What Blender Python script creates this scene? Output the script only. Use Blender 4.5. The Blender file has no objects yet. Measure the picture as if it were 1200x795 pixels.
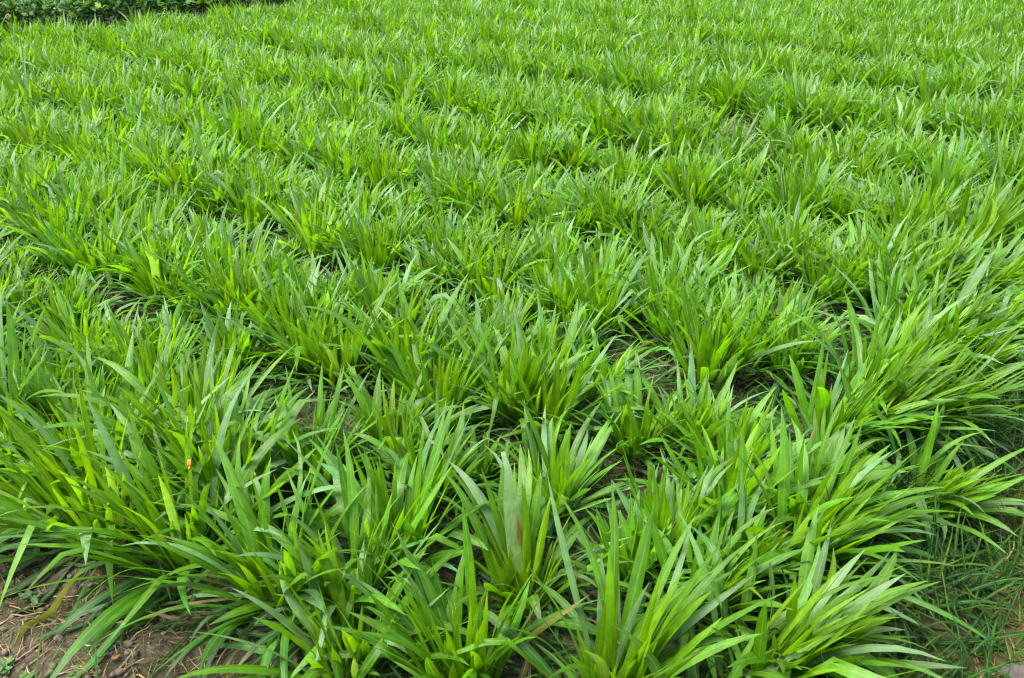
import bpy, math
import numpy as np
from mathutils import Vector

R = math.radians
rng = np.random.default_rng(20)
scene = bpy.context.scene
COL = scene.collection

# ------------------------------------------------------------------ camera
CAM_H, PITCH, FPX = 1.35, R(26.0), 1039.0
cam_d = bpy.data.cameras.new('camera')
cam_d.sensor_width = 36.0
cam_d.lens = 36.0 * FPX / 1200.0
cam_d.clip_start, cam_d.clip_end = 0.05, 600.0
cam_d.dof.use_dof = True
cam_d.dof.focus_distance = 2.6
cam_d.dof.aperture_fstop = 10.0
cam = bpy.data.objects.new('camera', cam_d)
COL.objects.link(cam)
cam.location = (0, 0, CAM_H)
cam.rotation_euler = (R(90) - PITCH, 0, 0)
scene.camera = cam

# ------------------------------------------------------------------ sky and sun
SUN_EL, SUN_AZ = R(62), R(-110)          # azimuth from +Y (away from the camera), towards -X when negative
world = bpy.data.worlds.new('World')
scene.world = world
world.use_nodes = True
wn = world.node_tree.nodes
sky = wn.new('ShaderNodeTexSky')
sky.sky_type = 'NISHITA'
sky.sun_disc = False
sky.sun_elevation = SUN_EL
sky.sun_rotation = SUN_AZ
sky.air_density = 1.0
sky.dust_density = 6.0
sky.ozone_density = 1.0
bgn = wn['Background']
bgn.inputs['Strength'].default_value = 0.09
world.node_tree.links.new(sky.outputs['Color'], bgn.inputs['Color'])

sun_d = bpy.data.lights.new('sun', 'SUN')
sun_d.energy = 1.5
sun_d.angle = R(34)
sun_d.color = (1.0, 0.96, 0.9)
sun = bpy.data.objects.new('sun', sun_d)
COL.objects.link(sun)
sdir = Vector((math.sin(SUN_AZ) * math.cos(SUN_EL), math.cos(SUN_AZ) * math.cos(SUN_EL), math.sin(SUN_EL)))
sun.rotation_euler = sdir.to_track_quat('Z', 'Y').to_euler()
sun.location = (0, 0, 20)

vs = scene.view_settings
vs.view_transform = 'Standard'
vs.look = 'None'
vs.exposure = 2.36
vs.gamma = 1.0
scene.cycles.max_bounces = 8
scene.cycles.diffuse_bounces = 4
scene.cycles.glossy_bounces = 2
scene.cycles.transmission_bounces = 5
scene.cycles.use_denoising = True
scene.cycles.denoiser = 'OPENIMAGEDENOISE'
scene.cycles.denoising_input_passes = 'RGB_ALBEDO_NORMAL'
scene.cycles.denoising_prefilter = 'ACCURATE'
scene.cycles.pixel_filter_type = 'BLACKMAN_HARRIS'
scene.cycles.filter_width = 1.15

# ------------------------------------------------------------------ the lie of the land
D1 = np.array([0.596, 0.803])            # along the path-side edge of the bed, going away
ND = np.array([-0.803, 0.596])           # across the bed, from the path towards the left
FRONT, SIDE, FAR_SIDE = 0.85, 0.33, 10.1  # bed limits in (D1, ND) coordinates

def sstep(a, b, x):
    t = np.clip((x - a) / (b - a), 0, 1)
    return t * t * (3 - 2 * t)

_nr = np.random.default_rng(4)
_waves = [(f * math.cos(a), f * math.sin(a), p) for f, a, p in
          zip(_nr.uniform(4, 46, 46), _nr.uniform(0, 6.28, 46), _nr.uniform(0, 6.28, 46))]

def bumps(x, y):
    s = 0
    for kx, ky, p in _waves:
        s = s + np.sin(kx * x + ky * y + p) * 0.02 / (0.6 + 0.22 * math.hypot(kx, ky))
    return s

def lows(x, y, k=1.0, p=0.0):            # slow variation, about -1..1
    return (np.sin(1.3 * k * x + 0.7 * k * y + 1.1 + p) + np.sin(-0.8 * k * x + 1.9 * k * y + 2.3 + 2 * p)
            + np.sin(2.3 * k * x - 1.1 * k * y + 0.4 - p)) / 3

def ground_z(x, y):
    x = np.asarray(x, float); y = np.asarray(y, float)
    a = x * D1[0] + y * D1[1] - FRONT
    b = x * ND[0] + y * ND[1] - SIDE
    inside = sstep(-0.16, 0.10, a) * sstep(-0.14, 0.08, b)
    near = 1 - sstep(5, 9, np.hypot(x, y))
    return -0.055 * (1 - inside) + bumps(x, y) * near * (0.55 + 0.45 * (1 - inside))

CP, SP = math.cos(PITCH), math.sin(PITCH)
def unproj(px, py):
    """ground point seen at a photograph pixel"""
    u, v = (px - 600) / FPX, (py - 397.5) / FPX
    dx, dy, dz = u, CP - v * SP, -SP - v * CP
    z = 0.0
    for _ in range(4):
        t = (z - CAM_H) / dz
        z = float(ground_z(dx * t, dy * t))
    return np.array([dx * t, dy * t, z])

def project(x, y, z):
    f = y * CP + (CAM_H - z) * SP
    u = x / f
    v = (-(y * SP) + (CAM_H - z) * CP) / f
    return 600 + u * FPX, 397.5 + v * FPX, f

# ------------------------------------------------------------------ materials
def nodes_of(name):
    m = bpy.data.materials.new(name)
    m.use_nodes = True
    nt = m.node_tree
    for n in list(nt.nodes):
        nt.nodes.remove(n)
    out = nt.nodes.new('ShaderNodeOutputMaterial')
    return m, nt, out

def leaf_material(name, trans=0.47, rough=0.40, rust=None, spec=0.5):
    m, nt, out = nodes_of(name)
    N, L = nt.nodes.new, nt.links.new
    at = N('ShaderNodeAttribute'); at.attribute_name = 'lc'
    uv = N('ShaderNodeUVMap'); uv.uv_map = 'UVMap'
    sep = N('ShaderNodeSeparateXYZ'); L(uv.outputs[0], sep.inputs[0])
    # midrib: |u - .5| small
    ab = N('ShaderNodeMath'); ab.operation = 'SUBTRACT'; L(sep.outputs[0], ab.inputs[0]); ab.inputs[1].default_value = 0.5
    ab2 = N('ShaderNodeMath'); ab2.operation = 'ABSOLUTE'; L(ab.outputs[0], ab2.inputs[0])
    mr = N('ShaderNodeMapRange'); L(ab2.outputs[0], mr.inputs[0])
    mr.inputs[1].default_value = 0.02; mr.inputs[2].default_value = 0.085
    mr.inputs[3].default_value = 1.0; mr.inputs[4].default_value = 0.0
    # parallel veins
    vm = N('ShaderNodeMath'); vm.operation = 'MULTIPLY'; L(sep.outputs[0], vm.inputs[0]); vm.inputs[1].default_value = 75.0
    vs_ = N('ShaderNodeMath'); vs_.operation = 'SINE'; L(vm.outputs[0], vs_.inputs[0])
    geo = N('ShaderNodeNewGeometry')
    noi = N('ShaderNodeTexNoise'); L(geo.outputs['Position'], noi.inputs['Vector'])
    noi.inputs['Scale'].default_value = 38; noi.inputs['Detail'].default_value = 3
    # colour
    vr = N('ShaderNodeMapRange'); L(noi.outputs[0], vr.inputs[0])
    vr.inputs[1].default_value = 0.3; vr.inputs[2].default_value = 0.7
    vr.inputs[3].default_value = 0.80; vr.inputs[4].default_value = 1.20
    va = N('ShaderNodeMath'); va.operation = 'MULTIPLY_ADD'
    L(vs_.outputs[0], va.inputs[0]); va.inputs[1].default_value = 0.15; L(vr.outputs[0], va.inputs[2])
    mul = N('ShaderNodeVectorMath'); mul.operation = 'SCALE'
    L(at.outputs['Color'], mul.inputs[0]); L(va.outputs[0], mul.inputs['Scale'])
    mix = N('ShaderNodeMix'); mix.data_type = 'RGBA'
    ms = N('ShaderNodeMath'); ms.operation = 'MULTIPLY'; L(mr.outputs[0], ms.inputs[0]); ms.inputs[1].default_value = 0.42
    L(ms.outputs[0], mix.inputs[0]); L(mul.outputs[0], mix.inputs[6]); mix.inputs[7].default_value = (0.20, 0.36, 0.09, 1)
    col = mix.outputs[2]
    # dry tips and edges: alpha of the attribute says how worn the leaf is
    nz = N('ShaderNodeTexNoise'); L(geo.outputs['Position'], nz.inputs['Vector']); nz.inputs['Scale'].default_value = 90; nz.inputs['Detail'].default_value = 4
    s1 = N('ShaderNodeMath'); s1.operation = 'ADD'; L(at.outputs['Alpha'], s1.inputs[0]); L(nz.outputs[0], s1.inputs[1])
    m2 = N('ShaderNodeMapRange'); L(s1.outputs[0], m2.inputs[0]); m2.inputs[1].default_value = 0.86; m2.inputs[2].default_value = 1.08
    mx2 = N('ShaderNodeMix'); mx2.data_type = 'RGBA'
    L(m2.outputs[0], mx2.inputs[0]); L(col, mx2.inputs[6]); mx2.inputs[7].default_value = (0.16, 0.115, 0.05, 1)
    col = mx2.outputs[2]
    if rust:
        # one rust-coloured streak along the leaf's edge at a given (u, v)
        cx = N('ShaderNodeVectorMath'); cx.operation = 'SUBTRACT'; L(uv.outputs[0], cx.inputs[0]); cx.inputs[1].default_value = (rust[0], rust[1], 0)
        sc_ = N('ShaderNodeVectorMath'); sc_.operation = 'MULTIPLY'; L(cx.outputs[0], sc_.inputs[0]); sc_.inputs[1].default_value = (5.8, 9.0, 0)
        ln = N('ShaderNodeVectorMath'); ln.operation = 'LENGTH'; L(sc_.outputs[0], ln.inputs[0])
        nn = N('ShaderNodeMath'); nn.operation = 'ADD'; L(ln.outputs['Value'], nn.inputs[0]); L(noi.outputs[0], nn.inputs[1])
        m3 = N('ShaderNodeMapRange'); L(nn.outputs[0], m3.inputs[0]); m3.inputs[1].default_value = 0.9; m3.inputs[2].default_value = 1.6
        m3.inputs[3].default_value = 1; m3.inputs[4].default_value = 0
        mx3 = N('ShaderNodeMix'); mx3.data_type = 'RGBA'
        L(m3.outputs[0], mx3.inputs[0]); L(col, mx3.inputs[6]); mx3.inputs[7].default_value = (0.20, 0.085, 0.03, 1)
        col = mx3.outputs[2]
    bump = N('ShaderNodeBump'); bump.inputs['Strength'].default_value = 0.35; bump.inputs['Distance'].default_value = 0.002
    hh = N('ShaderNodeMath'); hh.operation = 'MULTIPLY_ADD'; L(vs_.outputs[0], hh.inputs[0]); hh.inputs[1].default_value = 0.25; L(noi.outputs[0], hh.inputs[2])
    L(hh.outputs[0], bump.inputs['Height'])
    rr = N('ShaderNodeMapRange'); L(nz.outputs[0], rr.inputs[0]); rr.inputs[3].default_value = rough - 0.08; rr.inputs[4].default_value = rough + 0.10
    p = N('ShaderNodeBsdfPrincipled')
    L(col, p.inputs['Base Color']); L(rr.outputs[0], p.inputs['Roughness']); L(bump.outputs[0], p.inputs['Normal'])
    p.inputs['Specular IOR Level'].default_value = spec
    # light coming through the blade is yellower
    tc = N('ShaderNodeVectorMath'); tc.operation = 'MULTIPLY'; L(col, tc.inputs[0]); tc.inputs[1].default_value = (1.80, 1.68, 0.22)
    tr = N('ShaderNodeBsdfTranslucent'); L(tc.outputs[0], tr.inputs['Color'])
    mxs = N('ShaderNodeMixShader'); mxs.inputs[0].default_value = trans
    L(p.outputs[0], mxs.inputs[1]); L(tr.outputs[0], mxs.inputs[2])
    L(mxs.outputs[0], out.inputs['Surface'])
    return m

def simple_material(name, c1, c2, scale=30, rough=0.8, bump=0.3, c3=None):
    m, nt, out = nodes_of(name)
    N, L = nt.nodes.new, nt.links.new
    tc = N('ShaderNodeTexCoord')
    noi = N('ShaderNodeTexNoise'); L(tc.outputs['Object'], noi.inputs['Vector'])
    noi.inputs['Scale'].default_value = scale; noi.inputs['Detail'].default_value = 6; noi.inputs['Roughness'].default_value = 0.65
    cr = N('ShaderNodeValToRGB'); L(noi.outputs[0], cr.inputs[0])
    cr.color_ramp.elements[0].position = 0.32; cr.color_ramp.elements[0].color = (*c1, 1)
    cr.color_ramp.elements[1].position = 0.68; cr.color_ramp.elements[1].color = (*c2, 1)
    if c3:
        e = cr.color_ramp.elements.new(0.5); e.color = (*c3, 1)
    b = N('ShaderNodeBump'); b.inputs['Strength'].default_value = bump; b.inputs['Distance'].default_value = 0.01
    L(noi.outputs[0], b.inputs['Height'])
    p = N('ShaderNodeBsdfPrincipled'); L(cr.outputs[0], p.inputs['Base Color'])
    p.inputs['Roughness'].default_value = rough; L(b.outputs[0], p.inputs['Normal'])
    L(p.outputs[0], out.inputs['Surface'])
    return m

def ground_material(name, dry):
    m, nt, out = nodes_of(name)
    N, L = nt.nodes.new, nt.links.new
    geo = N('ShaderNodeNewGeometry')
    def noise(s, d=6, r=0.6):
        n = N('ShaderNodeTexNoise'); L(geo.outputs['Position'], n.inputs['Vector'])
        n.inputs['Scale'].default_value = s; n.inputs['Detail'].default_value = d; n.inputs['Roughness'].default_value = r
        return n
    def ramp(src, stops):
        c = N('ShaderNodeValToRGB'); L(src, c.inputs[0])
        els = c.color_ramp.elements
        els[0].position, els[0].color = stops[0][0], (*stops[0][1], 1)
        els[1].position, els[1].color = stops[-1][0], (*stops[-1][1], 1)
        for pos, co in stops[1:-1]:
            e = els.new(pos); e.color = (*co, 1)
        return c
    n1, n2, n3 = noise(55, 8, 0.7), noise(7, 4), noise(260, 3)
    if dry:
        c1 = ramp(n1.outputs[0], [(0.30, (0.025, 0.018, 0.009)), (0.48, (0.075, 0.052, 0.020)), (0.66, (0.15, 0.108, 0.044))])
        moss = (0.04, 0.046, 0.011)
    else:
        c1 = ramp(n1.outputs[0], [(0.30, (0.022, 0.019, 0.011)), (0.5, (0.052, 0.043, 0.027)), (0.68, (0.145, 0.122, 0.083))])
        moss = (0.035, 0.042, 0.012)
    mr = N('ShaderNodeMapRange'); L(n2.outputs[0], mr.inputs[0]); mr.inputs[1].default_value = 0.46; mr.inputs[2].default_value = 0.66
    mr.inputs[4].default_value = 0.75
    mx = N('ShaderNodeMix'); mx.data_type = 'RGBA'; L(mr.outputs[0], mx.inputs[0]); L(c1.outputs[0], mx.inputs[6]); mx.inputs[7].default_value = (*moss, 1)
    ad = N('ShaderNodeMath'); ad.operation = 'MULTIPLY_ADD'; L(n3.outputs[0], ad.inputs[0]); ad.inputs[1].default_value = 0.35; L(n1.outputs[0], ad.inputs[2])
    b = N('ShaderNodeBump'); b.inputs['Strength'].default_value = 0.9; b.inputs['Distance'].default_value = 0.012; L(ad.outputs[0], b.inputs['Height'])
    p = N('ShaderNodeBsdfPrincipled'); L(mx.outputs[2], p.inputs['Base Color']); p.inputs['Roughness'].default_value = 0.92
    p.inputs['Specular IOR Level'].default_value = 0.25
    L(b.outputs[0], p.inputs['Normal']); L(p.outputs[0], out.inputs['Surface'])
    return m

M_LEAF = leaf_material('leaf_blade')
M_RUST = leaf_material('leaf_blade_with_rust', rust=(0.10, 0.50))
M_VERGE = leaf_material('thin_grass', trans=0.3, rough=0.5, spec=0.15)
M_DRY = leaf_material('dry_grass', trans=0.25, rough=0.6, spec=0.2)
M_CROP = leaf_material('crop_leaf', trans=0.2, rough=0.55, spec=0.25)
M_SOIL = ground_material('soil', False)
M_PATH = ground_material('path_earth', True)
M_STRAW = simple_material('straw', (0.12, 0.075, 0.042), (0.28, 0.20, 0.12), 60, 0.6, 0.1)
M_STONE = simple_material('stone', (0.06, 0.043, 0.034), (0.12, 0.092, 0.075), 45, 0.85, 0.4)
M_GREYSTONE = simple_material('grey_stone', (0.035, 0.03, 0.026), (0.075, 0.066, 0.058), 45, 0.85, 0.4)
M_CLOD = simple_material('soil_crumb', (0.04, 0.03, 0.02), (0.14, 0.11, 0.075), 50, 0.95, 0.6)
M_BEETLE = simple_material('orange_shell', (0.36, 0.10, 0.01), (0.45, 0.17, 0.015), 200, 0.35, 0.05)
M_BROWNLEAF = simple_material('fallen_leaf_orange', (0.11, 0.032, 0.008), (0.20, 0.075, 0.014), 90, 0.5, 0.2)

# ------------------------------------------------------------------ mesh helpers
def mesh_from(name, V, F, mat, lc=None, uv=None, smooth=True):
    """V (n,3), F (m,k) with one k per mesh, lc (n,4) colour, uv (n,2) per vertex"""
    me = bpy.data.meshes.new(name)
    V = np.ascontiguousarray(V, np.float32); F = np.ascontiguousarray(F, np.int32)
    nf, k = F.shape
    me.vertices.add(len(V)); me.vertices.foreach_set('co', V.ravel())
    me.loops.add(nf * k); me.loops.foreach_set('vertex_index', F.ravel())
    me.polygons.add(nf)
    me.polygons.foreach_set('loop_start', np.arange(0, nf * k, k, dtype=np.int32))
    me.polygons.foreach_set('loop_total', np.full(nf, k, np.int32))
    if smooth:
        me.polygons.foreach_set('use_smooth', np.ones(nf, bool))
    if uv is not None:
        ul = me.uv_layers.new(name='UVMap')
        ul.data.foreach_set('uv', np.ascontiguousarray(uv, np.float32)[F.ravel()].ravel())
    if lc is not None:
        a = me.color_attributes.new('lc', 'FLOAT_COLOR', 'POINT')
        a.data.foreach_set('color', np.ascontiguousarray(lc, np.float32).ravel())
    me.update(calc_edges=True)
    me.materials.append(mat)
    return me

def link(name, data, parent=None, loc=None):
    o = bpy.data.objects.new(name, data)
    COL.objects.link(o)
    if parent is not None:
        o.parent = parent
    if loc is not None:
        o.location = loc
    return o

def tag(o, label=None, cat=None, group=None, kind=None):
    for k, v in (('label', label), ('category', cat), ('group', group), ('kind', kind)):
        if v:
            o[k] = v
    return o

def blades(base, az, tilt, bend, L, W, curl, twist, S, power=1.6, kink_t=None, kink=None, keel=0.18,
           wav=0.0, peak=0.55, tip=0.0, clamp=True):
    """vectorised strap leaves: every argument (N,), base (N,3); returns V (N,3(S+1),3), UV, and t"""
    N = len(az)
    t = np.linspace(0, 1, S + 1)
    tm = (t[:-1] + t[1:]) / 2
    def ang(tt):
        th = tilt[:, None] + bend[:, None] * tt[None] ** power
        if kink is not None:
            th = th + kink[:, None] * sstep(-0.06, 0.06, tt[None] - kink_t[:, None])
        return np.minimum(th, 2.9), az[:, None] + curl[:, None] * tt[None] ** 2
    th, ph = ang(tm)
    step = (L / S)[:, None, None] * np.stack([np.sin(th) * np.cos(ph), np.sin(th) * np.sin(ph), np.cos(th)], -1)
    C = np.concatenate([np.zeros((N, 1, 3)), np.cumsum(step, 1)], 1) + base[:, None]
    if clamp:
        gz = ground_z(C[..., 0], C[..., 1]) + 0.004 + 0.012 * rng.random((N, 1))
        C[:, 1:, 2] = np.maximum(C[:, 1:, 2], gz[:, 1:])
    T = np.gradient(C, axis=1)
    T /= np.linalg.norm(T, axis=-1, keepdims=True) + 1e-9
    th, ph = ang(t)
    B0 = np.stack([-np.sin(ph), np.cos(ph), np.zeros_like(ph)], -1)
    N0 = np.cross(B0, T); N0 /= np.linalg.norm(N0, axis=-1, keepdims=True) + 1e-9
    B0 = np.cross(T, N0)
    tw = twist[:, None] * t[None]
    B = B0 * np.cos(tw)[..., None] + N0 * np.sin(tw)[..., None]
    Nn = np.cross(B, T)
    # width: narrow sheath, widest a little beyond the middle, long point
    prof = np.where(t < peak, 0.38 + 0.62 * np.sin(np.clip(t / peak, 0, 1) * math.pi / 2) ** 1.2,
                    np.cos(np.clip((t - peak) / (1 - peak), 0, 1) * math.pi / 2) ** 0.85)
    prof[-1] = 0.02 + tip
    w = (W / 2)[:, None] * prof[None]
    ph1 = rng.uniform(0, 6.28, (N, 1)); ph2 = rng.uniform(0, 6.28, (N, 1))
    wv = wav * w
    left = C - B * w[..., None] + Nn * (keel * w + wv * np.sin(9 * t[None] + ph1))[..., None]
    right = C + B * w[..., None] + Nn * (keel * w + wv * np.sin(8 * t[None] + ph2))[..., None]
    V = np.stack([left, C, right], 2).reshape(N, -1, 3)
    u = np.tile([0.0, 0.5, 1.0], S + 1)
    UV = np.stack([u, np.repeat(t, 3)], -1)
    return V, UV, np.repeat(t, 3)

def strip_faces(S):
    f = []
    for i in range(S):
        a = 3 * i
        f += [(a, a + 1, a + 4, a + 3), (a + 1, a + 2, a + 5, a + 4)]
    return np.array(f, np.int32)

def join(V, S):
    N, K, _ = V.shape
    F = strip_faces(S)[None] + (np.arange(N) * K)[:, None, None]
    return V.reshape(-1, 3), F.reshape(-1, 4)

# ------------------------------------------------------------------ ground and path
def graded(lo, hi, fine_lo, fine_hi, step):
    fine = np.arange(fine_lo, fine_hi + 1e-6, step)
    def out(a, b):
        n = [a]; s = step
        while n[-1] < b:
            s *= 1.22; n.append(n[-1] + s)
        return np.array(n[1:])
    up = out(fine_hi, hi); dn = -out(-fine_lo, -lo)
    return np.concatenate([dn[::-1], fine, up])

gx, gy = graded(-220, 220, -2.2, 2.6, 0.022), graded(-60, 320, 0.7, 4.2, 0.022)
GX, GY = np.meshgrid(gx, gy)
GZ = ground_z(GX, GY)
idx = np.arange(GX.size).reshape(GX.shape)
F = np.stack([idx[:-1, :-1], idx[:-1, 1:], idx[1:, 1:], idx[1:, :-1]], -1).reshape(-1, 4)
ground = link('ground', mesh_from('ground', np.stack([GX, GY, GZ], -1).reshape(-1, 3), F, M_SOIL))
tag(ground, 'bare brown soil of the planted bed', kind='structure')

def strip_sheet(b0, b1, a0, a1, da, nb):
    a = np.arange(a0, a1, da)
    s = np.linspace(0, 1, nb)
    e0 = b0 + 0.05 * np.sin(3.1 * a) + 0.03 * np.sin(11.0 * a + 1) + 0.015 * np.sin(31 * a)
    e1 = b1 + 0.05 * np.sin(2.3 * a + 2) + 0.03 * np.sin(9.0 * a)
    Bm = e0[:, None] + (e1 - e0)[:, None] * s[None]
    Am = np.repeat(a[:, None], nb, 1)
    X = Am * D1[0] + Bm * ND[0]; Y = Am * D1[1] + Bm * ND[1]
    Z = ground_z(X, Y) + 0.006
    Z[:, 0] -= 0.012; Z[:, -1] -= 0.012
    i = np.arange(X.size).reshape(X.shape)
    f = np.stack([i[:-1, :-1], i[:-1, 1:], i[1:, 1:], i[1:, :-1]], -1).reshape(-1, 4)
    return np.stack([X, Y, Z], -1).reshape(-1, 3), f

pv, pf = strip_sheet(SIDE - 1.30, SIDE - 0.24, 0.2, 9.0, 0.025, 40)
path = link('path', mesh_from('path', pv, pf, M_PATH))
tag(path, 'dry earth footpath beside the bed', kind='structure')

# ------------------------------------------------------------------ where the tufts stand
# tufts read off the photograph: base pixel, size, how they look
PICKED = [
    (225, 655, 1.12), (335, 700, 1.05), (470, 655, 0.95), (612, 705, 1.10), (545, 800, 1.05),
    (712, 815, 1.12), (868, 800, 1.15), (925, 768, 1.0), (930, 655, 1.08), (945, 615, 1.0),
    (780, 650, 0.95), (645, 600, 0.92), (1005, 508, 1.0), (1085, 415, 1.05), (962, 520, 1.0),
    (825, 447, 1.12), (655, 378, 1.0), (552, 462, 0.98), (462, 545, 0.9), (365, 560, 0.95),
    (250, 575, 1.0), (120, 560, 1.05), (35, 540, 1.0), (745, 535, 0.9), (855, 560, 0.92),
    (925, 440, 0.98), (1040, 400, 1.05), (250, 330, 1.0), (420, 310, 1.0), (700, 470, 0.9),
    (415, 790, 1.0), (75, 605, 0.85),
]
GAPS = [(405, 497, .09), (440, 490, .10), (515, 375, .06), (330, 298, .07), (745, 405, .09), (800, 465, .09),
        (900, 470, .12), (475, 360, .05), (620, 470, .08), (1020, 430, .06), (225, 455, .07), (560, 630, .07), (870, 175, .2), (930, 180, .2), (815, 165, .18),
        (985, 182, .16), (60, 110, .2), (745, 58, .3), (240, 140, .15), (960, 60, .25), (1100, 265, .14), (600, 210, .12), (860, 255, .12)]
gap_xy = np.array([[*unproj(x, y)[:2], r] for x, y, r in GAPS])

pos = []                                  # x, y, size, picked?
for px, py, s in PICKED:
    p = unproj(px, py)
    pos.append((p[0], p[1], s * 1.04, 1))
picked_xy = np.array([[p[0], p[1]] for p in pos])
# strips of three planting rows with a furrow between strips, parallel to the bed's front edge
# (distance along the bed, size, furrow?)
rows = [(FRONT + 0.08, 1.05, 0), (FRONT + 0.27, 1.0, 0), (FRONT + 0.46, 0.92, 0)]
fa = 1.50
while fa < 4.3:
    rows += [(fa, 0.62, 1), (fa + 0.21, 1.08, 0), (fa + 0.38, 1.0, 0), (fa + 0.55, 0.88, 0)]
    fa += 0.74
fa = 4.46
while fa < 19:
    rows += [(fa - 0.02, 0.55, 1), (fa + 0.29, 1.24, 0), (fa + 0.49, 1.15, 0), (fa + 0.69, 1.05, 0), (fa + 0.89, 0.95, 0), (fa + 1.09, 0.85, 0)]
    fa += 1.36
SP_B = 0.180
for i, (a_row, row_size, furrow) in enumerate(rows):
    for j in range(0, 64):
        b = SIDE + 0.06 + j * SP_B + rng.normal(0, 0.05) + (0.5 * SP_B if i % 2 else 0)
        a = a_row + rng.normal(0, 0.05) + (0.05 if a_row < 4.2 else 0.16) * math.sin(1.5 * b + 0.3 * a_row)
        if furrow and rng.random() < (0.22 if a_row < 3 else 0.5) + 0.2 * math.sin(2.1 * b + i):
            continue
        keep = rng.random() > 0.03
        s = float(np.clip(rng.normal(1.0, 0.13), 0.68, 1.3)) * row_size
        if not keep or b > FAR_SIDE + 0.1 * math.sin(3 * a):
            continue
        x, y = a * D1[0] + b * ND[0], a * D1[1] + b * ND[1]
        f = y * CP + CAM_H * SP
        if y < 0.9 or y > 15.5 or abs(x) > 0.60 * f * 1.06 + 0.7:
            continue
        if (np.hypot(picked_xy[:, 0] - x, picked_xy[:, 1] - y) < 0.14).any():
            continue
        if (np.hypot(gap_xy[:, 0] - x, gap_xy[:, 1] - y) < gap_xy[:, 2] + 0.02).any():
            continue
        pos.append((x, y, s, 0))
pos = np.array(pos)
pos[:, 2] *= 1 + 0.10 * lows(pos[:, 0], pos[:, 1], 1.2)
pos[:, 2] *= 0.85
order = np.argsort(pos[:, 1] * CP)        # nearest first, by distance along the view
pos = pos[order]

# leaf colours (reflectance of the blade itself)
C_YOUNG = np.array([0.126, 0.265, 0.002])
C_MID = np.array([0.071, 0.208, 0.003])
C_BLUE = np.array([0.044, 0.168, 0.014])
C_OLD = np.array([0.024, 0.078, 0.018])

def leaf_set(x, y, size, n_in, n_mid, n_out, n_low, lean=(0, 0), S=9, hang=None):
    """arguments of blades() for one tuft, with colours"""
    n = n_in + n_mid + n_out + n_low
    k = np.concatenate([np.zeros(n_in), np.ones(n_mid), np.full(n_out, 2), np.full(n_low, 3)]).astype(int)
    pick = lambda a: np.array(a)[k]
    r = rng.random
    tilt = R(1) * (pick([2, 15, 40, 66]) + r(n) * pick([20, 29, 32, 34]))
    bend = R(1) * (pick([4, 10, 25, 15]) + r(n) ** 1.4 * pick([26, 55, 75, 60]))
    L = size * 1.05 * (pick([.15, .21, .20, .13]) + r(n) * pick([.15, .16, .16, .12]))
    W = (pick([.010, .014, .013, .010]) + r(n) ** 1.6 * pick([.011, .015, .010, .008])) * (0.75 + 0.25 * size)
    tilt = tilt * rng.uniform(0.75, 1.12); bend = bend * rng.uniform(0.65, 1.4); L = L * rng.uniform(0.92, 1.08)
    az = rng.permutation(n) / n * 2 * math.pi + rng.normal(0, 0.5, n)
    # lean of the whole tuft
    d = np.stack([np.sin(tilt) * np.cos(az) + lean[0], np.sin(tilt) * np.sin(az) + lean[1], np.cos(tilt)], -1)
    d /= np.linalg.norm(d, axis=-1, keepdims=True)
    tilt = np.arccos(np.clip(d[:, 2], -1, 1)); az = np.arctan2(d[:, 1], d[:, 0])
    if hang is not None:                  # old outer leaves hanging over the bed's shoulder
        m = (k >= 3) & (r(n) < 0.8)
        az[m] = hang + rng.normal(0, 0.6, m.sum())
        bend[m] += R(50)
        L[m] *= 1.25
    br = size * (0.008 + 0.050 * r(n) ** 0.6) * pick([0.85, 1.0, 1.0, 1.0])
    ba = az + rng.normal(0, 0.7, n)
    bx, by = x + br * np.cos(ba), y + br * np.sin(ba)
    base = np.stack([bx, by, ground_z(bx, by) - 0.006], -1)
    kt = 0.45 + 0.35 * r(n)
    kn = np.where(r(n) < pick([.02, .09, .12, .05]), R(1) * (35 + 75 * r(n)), 0.0)
    curl = rng.normal(0, 0.35, n); twist = rng.normal(0, 0.55, n)
    a_ = r(n)[:, None]
    col = np.where((k == 0)[:, None], C_YOUNG * (1 - .55 * a_) + C_MID * .55 * a_,
          np.where((k == 1)[:, None], C_MID * (1 - a_) + (C_BLUE * .6 + C_YOUNG * .4) * a_,
          np.where((k == 2)[:, None], C_BLUE * (1 - .6 * a_) + C_MID * .6 * a_, C_OLD * (1 - .4 * a_) + C_BLUE * .4 * a_)))
    sheen = (r(n) < pick([.02, .20, .18, .06]))[:, None]        # random blades with the sky's sheen painted in as paler mint
    col = np.where(sheen, np.array([0.115, 0.235, 0.085]), col)
    warm = rng.normal(-0.02, 0.04)
    col = col * rng.uniform(0.76, 1.22, (n, 1)) * rng.uniform(0.88, 1.12) * np.array([1 + warm, 1, 1 - warm])
    dead = r(n) < pick([.0, .0, .0, .05])
    col[dead] = np.array([0.15, 0.11, 0.045]) * rng.uniform(.7, 1.2, (dead.sum(), 1))
    yel = r(n) < pick([.0, .0, .004, .02])
    col[yel] = np.array([0.14, 0.16, 0.015])
    worn = np.where(r(n) < pick([.05, .16, .30, .55]), r(n) * pick([.5, .6, .7, .8]), 0.0)
    leaf_set.kinds = k
    return dict(base=base, az=az, tilt=tilt, bend=bend, L=L, W=W, curl=curl, twist=twist, S=S, kink_t=kt, kink=kn), col, worn

def build_cols(col, worn, t):
    n, K = len(col), len(t)
    lc = np.empty((n, K, 4))
    # sheath end of a blade is paler
    pale = np.clip(1 - t / 0.22, 0, 1)[None, :, None] * 0.0
    lc[..., :3] = col[:, None] * (1 - pale) + np.array([0.15, 0.24, 0.06]) * pale
    lc[..., 3] = worn[:, None] * np.clip((t - 0.55) / 0.45, 0, 1)[None] ** 1.3 * 1.0
    return lc

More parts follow.
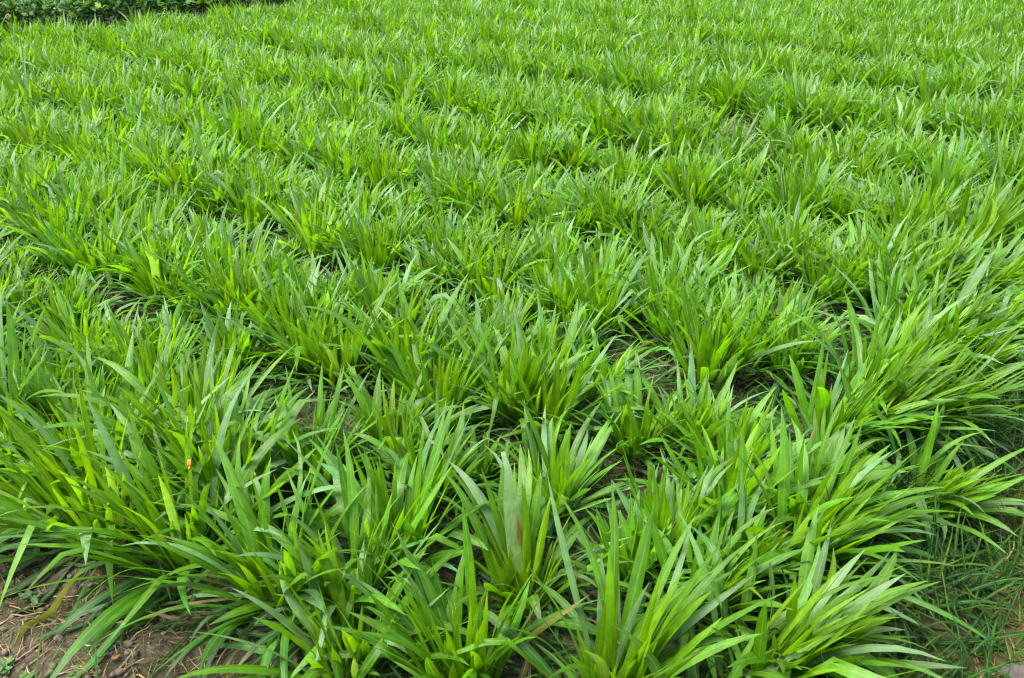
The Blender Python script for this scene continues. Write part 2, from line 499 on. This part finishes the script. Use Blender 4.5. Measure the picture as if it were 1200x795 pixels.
def edge_info(x, y):
    a = x * D1[0] + y * D1[1] - FRONT
    b = x * ND[0] + y * ND[1] - SIDE
    lr = 0.42 * (1 - sstep(0.05, 0.42, b))        # lean over the path
    lf = 0.14 * (1 - sstep(0.05, 0.35, a))        # lean over the soil
    lean = -ND * lr - D1 * lf
    hang = None
    if a < 0.26 and a <= b:
        hang = math.atan2(-D1[1], -D1[0])
    elif b < 0.20:
        hang = math.atan2(-ND[1], -ND[0])
    return a, b, lean, hang

N_THINGS, N_PARTS = 300, 60
near = []
for x, y, s, pk in pos:
    px, py, f = project(x, y, 0.0)
    tx, ty, tf = project(x, y, 0.26)
    inview = (-70 < px < 1270) and ty < 790 and py > -5
    near.append(inview)
near = np.array(near)
thing_ids = np.flatnonzero(near)[:N_THINGS]
is_thing = np.zeros(len(pos), bool); is_thing[thing_ids] = True

# rows for the labels: counted away from the soil edge and from the path edge
ORD = ['', 'first', 'second', 'third', 'fourth', 'fifth', 'sixth', 'seventh', 'eighth', 'ninth', 'tenth', 'eleventh', 'twelfth',
       'thirteenth', 'fourteenth', 'fifteenth', 'sixteenth', 'seventeenth', 'eighteenth', 'nineteenth', 'twentieth']
def ordinal(n):
    if n <= 20:
        return ORD[n]
    tens = {2: 'twent', 3: 'thirt', 4: 'fort'}[n // 10]
    return tens + 'ieth' if n % 10 == 0 else tens + 'y-' + ORD[n % 10]

# image rows: things sorted by where their base stands in the view, cut into bands, counted from the left
bands = {}
base_px = {}
for i in thing_ids:
    px, py, f = project(pos[i, 0], pos[i, 1], 0.0)
    base_px[i] = (px, py)
rank = sorted(thing_ids, key=lambda i: -base_px[i][1])
cuts, c = [], 0
sizes = [8, 10, 11, 12, 13, 14, 15, 16, 17, 18, 19, 20, 21, 22, 23, 24, 25, 26]
label_of = {}
for bi, n in enumerate(sizes):
    row = rank[c:c + n]; c += n
    for k, i in enumerate(sorted(row, key=lambda q: base_px[q][0])):
        label_of[i] = (bi + 1, k + 1, len(row))
    if c >= len(rank):
        break

def look(i, size, a, b):
    if b < 0.30:
        return 'lush grass tuft leaning right over the path edge'
    if a < 0.26:
        return 'grass tuft with old leaves hanging over bare soil'
    if size > 1.13:
        return 'tall bright green grass tuft'
    if size < 0.90:
        return 'short bright green grass tuft'
    return 'bright green grass tuft'

special = {}
def nearest_to(px, py):
    return min(thing_ids, key=lambda i: (base_px[i][0] - px) ** 2 + (base_px[i][1] - py) ** 2)
special[nearest_to(612, 705)] = 'grass tuft with one broad pale leaf streaked rust orange'
special[nearest_to(825, 447)] = 'round fountain-shaped grass tuft standing apart between dark gaps right of centre'
special[nearest_to(225, 655)] = 'wide grass tuft sweeping left above the bare soil corner'

near_pts = []
FACES9 = strip_faces(9)
for rnk, i in enumerate(thing_ids):
    x, y, size, pk = pos[i]
    a, b, lean, hang = edge_info(x, y)
    size = size * (1.08 if min(a, b) < 0.33 else 1.0)
    bi, k, nrow = label_of[i]
    if i in special:
        lab = special[i]
    else:
        lab = f'{look(i, size, a, b)}, {ordinal(k)} from left in {ordinal(bi)} row up'
    gz = float(ground_z(x, y))
    parts = rnk < N_PARTS
    S = 9 if parts else 6
    extra = 12 if hang is not None else 0
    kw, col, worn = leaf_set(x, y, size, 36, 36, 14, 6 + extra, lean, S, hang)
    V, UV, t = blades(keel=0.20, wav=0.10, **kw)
    if parts:
        near_pts.append(V[:, 7:-4:3].reshape(-1, 3))
    V = V - np.array([x, y, gz])
    lc = build_cols(col, worn, t)
    if parts:
        root = link('grass_tuft', None, loc=(x, y, gz))
        root.empty_display_size = 0.05
        for q in range(len(V)):
            nm = ('young_leaf', 'leaf', 'leaf', 'old_leaf')[leaf_set.kinds[q]]
            link(nm, mesh_from(nm, V[q], FACES9, M_LEAF, lc[q], UV), root)
        if i in special and 'rust' in special[i]:
            # the broad pale blade that stands up in front, seen flat on
            o = dict(base=np.array([[x - .01, y - .02, gz]]), az=np.array([math.pi / 2 + 0.25]), tilt=np.array([R(12)]), bend=np.array([R(6)]),
                     L=np.array([0.36]), W=np.array([0.033]), curl=np.array([0.1]), twist=np.array([0.15]), S=9,
                     kink_t=np.array([.9]), kink=np.array([R(40)]))
            HV, HUV, ht = blades(keel=0.10, wav=0.04, tip=0.25, **o)
            hl = build_cols(np.array([[0.17, 0.30, 0.13]]), np.array([0.0]), ht)  # sky reflection on this blade is painted in as a paler colour
            lf = link('leaf', mesh_from('leaf', HV[0] - np.array([x, y, gz]), FACES9, M_RUST, hl[0], HUV), root)
            lf['label'] = 'broad pale leaf with a rust orange streak'
        tag(root, lab, 'grass tuft', 'grass tufts of the bed')
    else:
        VV, FF = join(V, S)
        o = link('grass_tuft', mesh_from('grass_tuft', VV, FF, M_LEAF, lc.reshape(-1, 4), np.tile(UV, (len(V), 1))), loc=(x, y, gz))
        tag(o, lab, 'grass tuft', 'grass tufts of the bed')

# all the tufts farther back, as one mass
Vs, Cs, Us, n_tot = {}, {}, {}, 0
for i in range(len(pos)):
    if is_thing[i]:
        continue
    x, y, size, pk = pos[i]
    a, b, lean, hang = edge_info(x, y)
    far = y > 7
    S = 3 if far else 4
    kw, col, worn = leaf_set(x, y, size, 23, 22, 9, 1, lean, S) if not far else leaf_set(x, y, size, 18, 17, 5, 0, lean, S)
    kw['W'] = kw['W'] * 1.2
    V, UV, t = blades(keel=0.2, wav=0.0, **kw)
    Vs.setdefault(S, []).append(V); Cs.setdefault(S, []).append(build_cols(col, worn, t)); Us[S] = UV
allV, allF, allC, allU, off = [], [], [], [], 0
for S in Vs:
    V = np.concatenate(Vs[S]); C = np.concatenate(Cs[S])
    VV, FF = join(V, S)
    allV.append(VV); allF.append(FF + off); off += len(VV)
    allC.append(C.reshape(-1, 4)); allU.append(np.tile(Us[S], (len(V), 1)))
far_grass = link('distant_grass', mesh_from('distant_grass', np.concatenate(allV), np.concatenate(allF), M_LEAF,
                                            np.concatenate(allC), np.concatenate(allU)))
tag(far_grass, 'bright green mass of grass filling the far part of the bed', 'grass', kind='stuff')

# ------------------------------------------------------------------ leafy crop beyond the bed's far left side
def crop(n):
    a = rng.uniform(2.5, 14.0, n); b = FAR_SIDE + 0.15 + rng.random(n) ** 1.2 * 4.0
    x = a * D1[0] + b * ND[0]; y = a * D1[1] + b * ND[1]
    mound = 0.36 + 0.08 * lows(x, y, 4.0) + 0.07 * lows(x, y, 11.0, 1)
    z = mound * (1 - 0.75 * rng.random(n) ** 2)
    az = rng.uniform(0, 6.28, n)
    V, UV, t = blades(np.stack([x, y, z], -1), az, R(1) * rng.uniform(15, 100, n), R(1) * rng.uniform(0, 60, n),
                      rng.uniform(.07, .13, n), rng.uniform(.05, .085, n), rng.normal(0, .2, n), rng.normal(0, .5, n), 3,
                      keel=0.25, peak=0.34, clamp=False)
    q = rng.random((n, 1))
    col = np.array([0.010, 0.052, 0.008]) * (1 - q) + np.array([0.030, 0.105, 0.010]) * q
    top = (rng.random((n, 1)) < 0.12)
    col = np.where(top, np.array([0.10, 0.19, 0.01]), col)
    dry = (rng.random((n, 1)) < 0.004)
    col = np.where(dry, np.array([0.35, 0.2, 0.12]), col)
    VV, FF = join(V, 3)
    lc = np.concatenate([np.repeat(col[:, None], V.shape[1], 1), np.zeros((n, V.shape[1], 1))], -1).reshape(-1, 4)
    return mesh_from('leafy_crop', VV, FF, M_CROP, lc, np.tile(UV, (n, 1)))
tag(link('leafy_crop', crop(24000)), 'low dark green leafy crop beyond the far left side of the grass', 'crop', kind='stuff')

# ------------------------------------------------------------------ weeds on the verge, dry grass on the path
def scatter(name, n, a_rng, b_fn, Lr, Wr, tiltr, bendr, cols, mat, label, cat, S=5):
    a = rng.uniform(*a_rng, n); b = SIDE + b_fn(n)
    x = a * D1[0] + b * ND[0]; y = a * D1[1] + b * ND[1]
    kp = (np.abs(x) < 0.7 * (y * CP + .6) + 0.5) & (y > 0.9)
    x, y = x[kp], y[kp]; n = len(x)
    base = np.stack([x, y, ground_z(x, y)], -1)
    V, UV, t = blades(base, rng.uniform(0, 6.28, n), R(1) * rng.uniform(*tiltr, n), R(1) * rng.uniform(*bendr, n),
                      rng.uniform(*Lr, n), rng.uniform(*Wr, n), rng.normal(0, .6, n), rng.normal(0, .7, n), S, keel=.25, peak=.35)
    cc = np.array(cols)[rng.integers(0, len(cols), n)] * rng.uniform(.75, 1.25, (n, 1))
    VV, FF = join(V, S)
    lc = np.concatenate([np.repeat(cc[:, None], V.shape[1], 1), np.zeros((n, V.shape[1], 1))], -1).reshape(-1, 4)
    o = link(name, mesh_from(name, VV, FF, mat, lc, np.tile(UV, (n, 1))))
    return tag(o, label, cat, kind='stuff')

GREEN = [(0.012, 0.052, 0.007), (0.020, 0.068, 0.007), (0.009, 0.042, 0.008), (0.034, 0.080, 0.007)]
scatter('verge_grass', 8500, (0.2, 6.0), lambda n: 0.05 - 0.40 * rng.random(n) ** 1.7, (.05, .23), (.003, .0105), (10, 80), (15, 90), GREEN, M_VERGE,
        'dark green thin weedy grass between the bed and the path', 'grass', S=4)
DRY = [(0.17, 0.115, 0.035), (0.12, 0.068, 0.022), (0.10, 0.11, 0.02), (0.06, 0.105, 0.012), (0.20, 0.15, 0.06), (0.075, 0.12, 0.015)]
scatter('dry_grass', 17000, (0.2, 6.0), lambda n: -0.26 - 0.75 * rng.random(n), (.03, .10), (.0018, .0045), (40, 92), (5, 70), DRY, M_DRY,
        'short dry yellow and olive grass covering the footpath', 'dry grass', S=3)
scatter('creeping_weeds', 2200, (0.2, 6.0), lambda n: -0.22 - 0.7 * rng.random(n), (.02, .05), (.006, .013), (40, 85), (5, 50), GREEN[1:2] + GREEN[3:], M_VERGE,
        'tiny green weeds creeping over the path', 'weeds', S=3)

# plant litter lying between the tufts of the near bed
def litter(n):
    a = FRONT + rng.uniform(-0.1, 3.6, n); b = SIDE + rng.uniform(-0.1, 3.8, n)
    x = a * D1[0] + b * ND[0]; y = a * D1[1] + b * ND[1]
    kp = (np.abs(x) < 0.62 * (y * CP + .6) + .3) & (y > .9)
    x, y = x[kp], y[kp]; n = len(x)
    V, UV, t = blades(np.stack([x, y, ground_z(x, y) + .01 + .03 * rng.random(n)], -1), rng.uniform(0, 6.28, n), R(1) * rng.uniform(72, 100, n),
                      R(1) * rng.uniform(-10, 40, n), rng.uniform(.08, .22, n), rng.uniform(.005, .015, n), rng.normal(0, .8, n), rng.normal(0, 1.2, n), 3, keel=.3)
    pal = np.array([(0.022, 0.062, 0.014), (0.028, 0.07, 0.02), (0.018, 0.052, 0.012), (0.07, 0.052, 0.026), (0.10, 0.075, 0.04)])
    cc = pal[rng.choice(5, n, p=[.34, .3, .2, .1, .06])] * rng.uniform(.8, 1.2, (n, 1))
    VV, FF = join(V, 3)
    lc = np.concatenate([np.repeat(cc[:, None], V.shape[1], 1), np.full((n, V.shape[1], 1), .1)], -1).reshape(-1, 4)
    return mesh_from('leaf_litter', VV, FF, M_VERGE, lc, np.tile(UV, (n, 1)))
tag(link('leaf_litter', litter(13000)), 'old limp blades lying on the ground between the tufts', 'leaf litter', kind='stuff')

def chaff(n):
    a = FRONT + 0.12 - rng.random(n) * 0.9; b = SIDE + rng.uniform(0.3, 3.2, n)
    x = a * D1[0] + b * ND[0]; y = a * D1[1] + b * ND[1]
    V, UV, t = blades(np.stack([x, y, ground_z(x, y) + .006 * rng.random(n)], -1), rng.uniform(0, 6.28, n), R(1) * rng.uniform(80, 96, n),
                      R(1) * rng.uniform(-8, 20, n), rng.uniform(.015, .075, n), rng.uniform(.0012, .0038, n), rng.normal(0, .7, n), rng.normal(0, 1.2, n), 3, keel=.3)
    pal = np.array([(0.20, 0.145, 0.08), (0.12, 0.08, 0.04), (0.07, 0.05, 0.03), (0.26, 0.20, 0.12), (0.05, 0.075, 0.015)])
    cc = pal[rng.choice(5, n, p=[.25, .25, .2, .1, .2])] * rng.uniform(.7, 1.2, (n, 1))
    VV, FF = join(V, 3)
    lc = np.concatenate([np.repeat(cc[:, None], V.shape[1], 1), np.zeros((n, V.shape[1], 1))], -1).reshape(-1, 4)
    return mesh_from('dry_chaff', VV, FF, M_DRY, lc, np.tile(UV, (n, 1)))
tag(link('dry_chaff', chaff(8000)), 'fine broken straw and dead bits strewn over the bare soil', 'chaff', kind='stuff')

# ------------------------------------------------------------------ crumbs, stones, straws
ICO_V = []
ph = (1 + 5 ** .5) / 2
for s1 in (-1, 1):
    for s2 in (-1, 1):
        ICO_V += [(0, s1, s2 * ph), (s1, s2 * ph, 0), (s2 * ph, 0, s1)]
ICO_V = np.array(ICO_V, float); ICO_V /= np.linalg.norm(ICO_V[0])
def hull_faces(P):
    f = []
    n = len(P)
    for i in range(n):
        for j in range(i + 1, n):
            for k in range(j + 1, n):
                d = [np.linalg.norm(P[i] - P[j]), np.linalg.norm(P[j] - P[k]), np.linalg.norm(P[i] - P[k])]
                if max(d) < 1.1:
                    nrm = np.cross(P[j] - P[i], P[k] - P[i])
                    f.append((i, j, k) if nrm.dot(P[i]) > 0 else (i, k, j))
    return np.array(f, np.int32)
ICO_F = hull_faces(ICO_V)

def crumbs(n):
    a = FRONT + rng.uniform(-0.75, 0.15, n); b = SIDE + rng.uniform(0.1, 3.0, n)
    x = a * D1[0] + b * ND[0]; y = a * D1[1] + b * ND[1]
    r = 0.0025 + 0.009 * rng.random(n) ** 3
    P = ICO_V[None] * (1 + rng.normal(0, .18, (n, 12, 1))) * r[:, None, None] * np.array([1, 1, .7])
    P = P + np.stack([x, y, ground_z(x, y) + r * .25], -1)[:, None]
    Fm = ICO_F[None] + (np.arange(n) * 12)[:, None, None]
    return mesh_from('soil_crumbs', P.reshape(-1, 3), Fm.reshape(-1, 3), M_CLOD, smooth=False)
tag(link('soil_crumbs', crumbs(4200)), 'loose crumbs of brown soil along the bare edge', 'soil', kind='stuff')

def stone(px, py, rx, ry, rz, mat, label, rot=0.3):
    import bmesh
    bm = bmesh.new()
    bmesh.ops.create_icosphere(bm, subdivisions=3, radius=1)
    for v in bm.verts:
        c = v.co.copy()
        k = 1 + .10 * math.sin(3.1 * c.x + px) + .08 * math.sin(4.7 * c.y + 1.3 * c.z + py) + .04 * math.sin(9 * c.z + 7 * c.x)
        c = Vector([math.copysign(abs(q) ** .72, q) for q in c])      # blocky
        v.co = Vector((c.x * rx * k, c.y * ry * k, c.z * rz * k))
    me = bpy.data.meshes.new('stone'); bm.to_mesh(me); bm.free()
    me.polygons.foreach_set('use_smooth', np.ones(len(me.polygons), bool))
    me.materials.append(mat)
    g = unproj(px, py)
    o = link('stone', me, loc=(g[0], g[1], g[2] + rz * .45)); o.rotation_euler = (.1, -.08, rot)
    return tag(o, label, 'stone')
stone(1170, 622, .030, .024, .020, M_STONE, 'pinkish brown stone half sunk in the dry path grass', .4)
stone(1192, 797, .030, .026, .020, M_GREYSTONE, 'pale grey stone at the bottom right corner', -.3)
stone(1207, 622, .024, .022, .016, M_STONE, 'small brown stone at the right picture edge', 1.2)

def tube(name, pts, r, mat, sides=5, taper=0.6):
    pts = np.array(pts, float)
    # resample smoothly
    tt = np.linspace(0, len(pts) - 1, 3 * (len(pts) - 1) + 1)
    Pn = []
    for u in tt:
        i = min(int(u), len(pts) - 2); f = u - i
        p0, p1, p2, p3 = pts[max(i - 1, 0)], pts[i], pts[i + 1], pts[min(i + 2, len(pts) - 1)]
        Pn.append(.5 * ((2 * p1) + (-p0 + p2) * f + (2 * p0 - 5 * p1 + 4 * p2 - p3) * f * f + (-p0 + 3 * p1 - 3 * p2 + p3) * f ** 3))
    P = np.array(Pn)
    T = np.gradient(P, axis=0); T /= np.linalg.norm(T, axis=1, keepdims=True)
    A = np.cross(T, [0.13, 0.21, 1.0]); A /= np.linalg.norm(A, axis=1, keepdims=True)
    B = np.cross(T, A)
    n = len(P)
    rad = r * np.linspace(1, taper, n)
    an = np.arange(sides) / sides * 2 * math.pi
    V = P[:, None] + rad[:, None, None] * (A[:, None] * np.cos(an)[None, :, None] + B[:, None] * np.sin(an)[None, :, None])
    F = [(i * sides + k, i * sides + (k + 1) % sides, (i + 1) * sides + (k + 1) % sides, (i + 1) * sides + k) for i in range(n - 1) for k in range(sides)]
    return mesh_from(name, V.reshape(-1, 3), np.array(F), mat)

def lift(pxs, z0=.004, zs=None):
    out = []
    for i, (px, py) in enumerate(pxs):
        g = unproj(px, py); g[2] += z0 + (zs[i] if zs else 0)
        out.append(g)
    return out

STRAWS = [
    ([(-6, 738), (18, 722), (38, 709)], .0026, 'thick pinkish straw running in from the left picture edge'),
    ([(12, 711), (22, 714), (34, 719)], .0018, 'short pale straw crossing the thick pinkish straw'),
    ([(27, 729), (29, 743), (25, 760), (19, 777)], .0016, 'pale curved straw standing alone on mossy soil'),
    ([(13, 782), (45, 758), (85, 729)], .0018, 'long brown straw slanting across the bare soil'),
    ([(47, 753), (60, 743), (73, 733)], .0016, 'short brown straw lying along the long slanting one'),
    ([(63, 699), (78, 700), (96, 699)], .0022, 'level tan straw under the drooping leaves'),
    ([(35, 781), (49, 770), (63, 759)], .0014, 'thin pale straw below the long slanting one'),
    ([(84, 783), (99, 783), (113, 792)], .0020, 'arched tan straw at the bottom picture edge'),
    ([(64, 794), (84, 789), (113, 794)], .0022, 'flat brown straw along the bottom picture edge'),
    ([(133, 796), (147, 780), (162, 757)], .0016, 'pale straw rising beside the orange fallen leaf'),
    ([(139, 797), (153, 788), (170, 779)], .0018, 'tan straw low beside the orange fallen leaf'),
    ([(104, 766), (108, 772), (113, 778)], .0014, 'tiny pale straw between two upright green blades'),
    ([(66, 714), (70, 707), (73, 700)], .0012, 'tiny thin straw leaning on the level tan straw'),
    ([(0, 758), (6, 765), (10, 768)], .0012, 'short bent straw at the left edge over moss'),
    ([(1118, 588), (1130, 575), (1150, 590), (1160, 600)], .0012, 'fine pale straw looped on the path grass'),
]
for pts, r, lab in STRAWS:
    o = link('dry_straw', tube('dry_straw', lift(pts), r, M_STRAW))
    tag(o, lab, 'straw', 'dry straws on the ground')

def one_blade(px, py, az, tilt, bend, L, W, col, label, curl=0.1, twist=0.2, worn=0.0, group='single grass blades at the bed edge'):
    g = unproj(px, py)
    A = lambda v: np.array([float(v)])
    V, UV, t = blades(g[None], A(az), A(R(tilt)), A(R(bend)), A(L), A(W), A(curl), A(twist), 10, keel=.22, peak=.4)
    lc = build_cols(np.array([col]), np.array([worn]), t)
    o = link('grass_shoot', mesh_from('grass_shoot', V[0] - g, strip_faces(10), M_VERGE, lc[0], UV), loc=g)
    return tag(o, label, 'grass shoot', group)
DK, MG = (0.014, 0.065, 0.010), (0.04, 0.11, 0.012)
one_blade(42, 800, 1.1, 18, 15, .125, .0062, MG, 'upright green grass blade alone on soil near the bottom left corner')
one_blade(50, 800, 0.7, 30, 20, .11, .005, MG, 'slanting yellow green blade right of the upright one on soil')
one_blade(114, 803, 1.4, 14, 6, .085, .0058, (0.035, .12, .05), 'blue green upright blade cut by the bottom edge near orange leaf')
one_blade(1120, 700, 0.1, 60, 70, .22, .012, DK, 'dark green blade arching down at right over the path')
one_blade(1140, 690, 0.2, 74, 10, .20, .010, DK, 'dark green blade reaching level out of the right picture edge')
one_blade(1075, 720, -0.2, 50, 90, .24, .012, DK, 'dark drooping blade below the leaning leaves at right')
one_blade(1060, 770, -0.1, 55, 95, .26, .013, DK, 'dark drooping blade lowest at the bottom right bed edge')
one_blade(1090, 610, 0.3, 40, 60, .18, .009, DK, 'dark bent blade left of the pinkish brown stone')
one_blade(1165, 78, 1.2, 10, 10, .55, .022, (0.02, .07, .02), 'tall dark blade standing above the far grass at upper right')

def stalk(pts, label):
    o = link('grass_stalk', tube('grass_stalk', lift([p[:2] for p in pts], .003, [p[2] for p in pts]), .0011, M_DRY_STALK, 5, .5))
    return tag(o, label, 'grass stalk', 'thin seed stalks by the path')
M_DRY_STALK = simple_material('thin_stalk', (0.16, 0.17, 0.05), (0.28, 0.26, 0.10), 40, .6, .1)
stalk([(1100, 585, 0), (1092, 560, .06), (1082, 540, .10), (1060, 530, .11)], 'thin pale seed stalk bent over the verge weeds')
stalk([(1165, 560, 0), (1160, 545, .05), (1155, 520, .08), (1140, 505, .09)], 'thin seed stalk curving up near the right path')
stalk([(1120, 640, 0), (1135, 600, .05), (1165, 580, .08)], 'fine stalk leaning right toward the pinkish brown stone')

# small weeds on the bare soil
def weed(px, py, n, L, W, col, label):
    g = unproj(px, py)
    root = link('soil_weed', None, loc=g); root.empty_display_size = .02
    az = np.arange(n) / n * 6.283 + rng.normal(0, .25, n)
    V, UV, t = blades(np.repeat(g[None], n, 0), az, R(1) * rng.uniform(45, 80, n), R(1) * rng.uniform(0, 30, n), rng.uniform(.7, 1.2, n) * L,
                      np.full(n, W), rng.normal(0, .2, n), rng.normal(0, .3, n), 5, keel=.2, peak=.66, tip=.25, wav=.15)
    lc = build_cols(np.array(col)[None] * rng.uniform(.8, 1.2, (n, 1)), np.zeros(n), t)
    for q in range(n):
        link('leaf', mesh_from('leaf', V[q] - g, strip_faces(5), M_VERGE, lc[q], UV), root)
    return tag(root, label, 'weed', 'small weeds on the bare soil')
weed(36, 703, 8, .030, .014, (.075, .15, .07), 'grey green rosette weed under the drooping leaves')
weed(8, 786, 9, .022, .011, (.07, .15, .045), 'tiny leafy weed in the bottom left corner')
weed(30, 798, 9, .022, .010, (.06, .14, .035), 'tiny leafy weed at bottom beside the upright blade')
weed(88, 792, 6, .018, .008, (.07, .13, .04), 'small pale weed between straws at the bottom')

# orange fallen leaf on the soil
g = unproj(135, 777)
A = lambda v: np.array([float(v)])
V, UV, t = blades(g[None] + np.array([[-.008, 0, .004]]), A(.2), A(R(78)), A(R(35)), A(.022), A(.014), A(.2), A(.3), 6, keel=.3, peak=.45)
tag(link('fallen_leaf', mesh_from('fallen_leaf', V[0] - g, strip_faces(6), M_BROWNLEAF, None, UV), loc=g),
    'small orange brown fallen leaf on the soil', 'fallen leaf')

# orange beetle on a leaf of the left tuft
def beetle(px, py):
    # the frontmost leaf near that spot in the left tuft carries it
    P = np.concatenate(near_pts)
    qx, qy, qf = project(P[:, 0], P[:, 1], P[:, 2])
    d = np.hypot(qx - px, qy - py)
    m = d < 16
    p = P[m][np.argmin(qf[m])]
    eye = np.array([0, 0, CAM_H]) - p
    p = p + eye / np.linalg.norm(eye) * 0.003
    root = link('beetle', None, loc=p); root.rotation_euler = (R(55), 0, R(4)); root.empty_display_size = .01
    import bmesh
    def blob(name, c, r):
        bm = bmesh.new(); bmesh.ops.create_uvsphere(bm, u_segments=12, v_segments=8, radius=1)
        for q in bm.verts:
            q.co = Vector((q.co.x * r[0] + c[0], q.co.y * r[1] + c[1], max(q.co.z, -.35) * r[2] + c[2]))
        me = bpy.data.meshes.new(name); bm.to_mesh(me); bm.free()
        me.polygons.foreach_set('use_smooth', np.ones(len(me.polygons), bool)); me.materials.append(M_BEETLE)
        return link(name, me, root)
    blob('wing_case', (-.0019, .002, 0), (.0028, .0085, .003)); blob('wing_case', (.0019, .002, 0), (.0028, .0085, .003))
    blob('head', (0, -.0095, 0), (.0030, .0036, .0026))
    return tag(root, 'small orange beetle on a broad leaf of the left tuft', 'beetle')
beetle(229, 549)
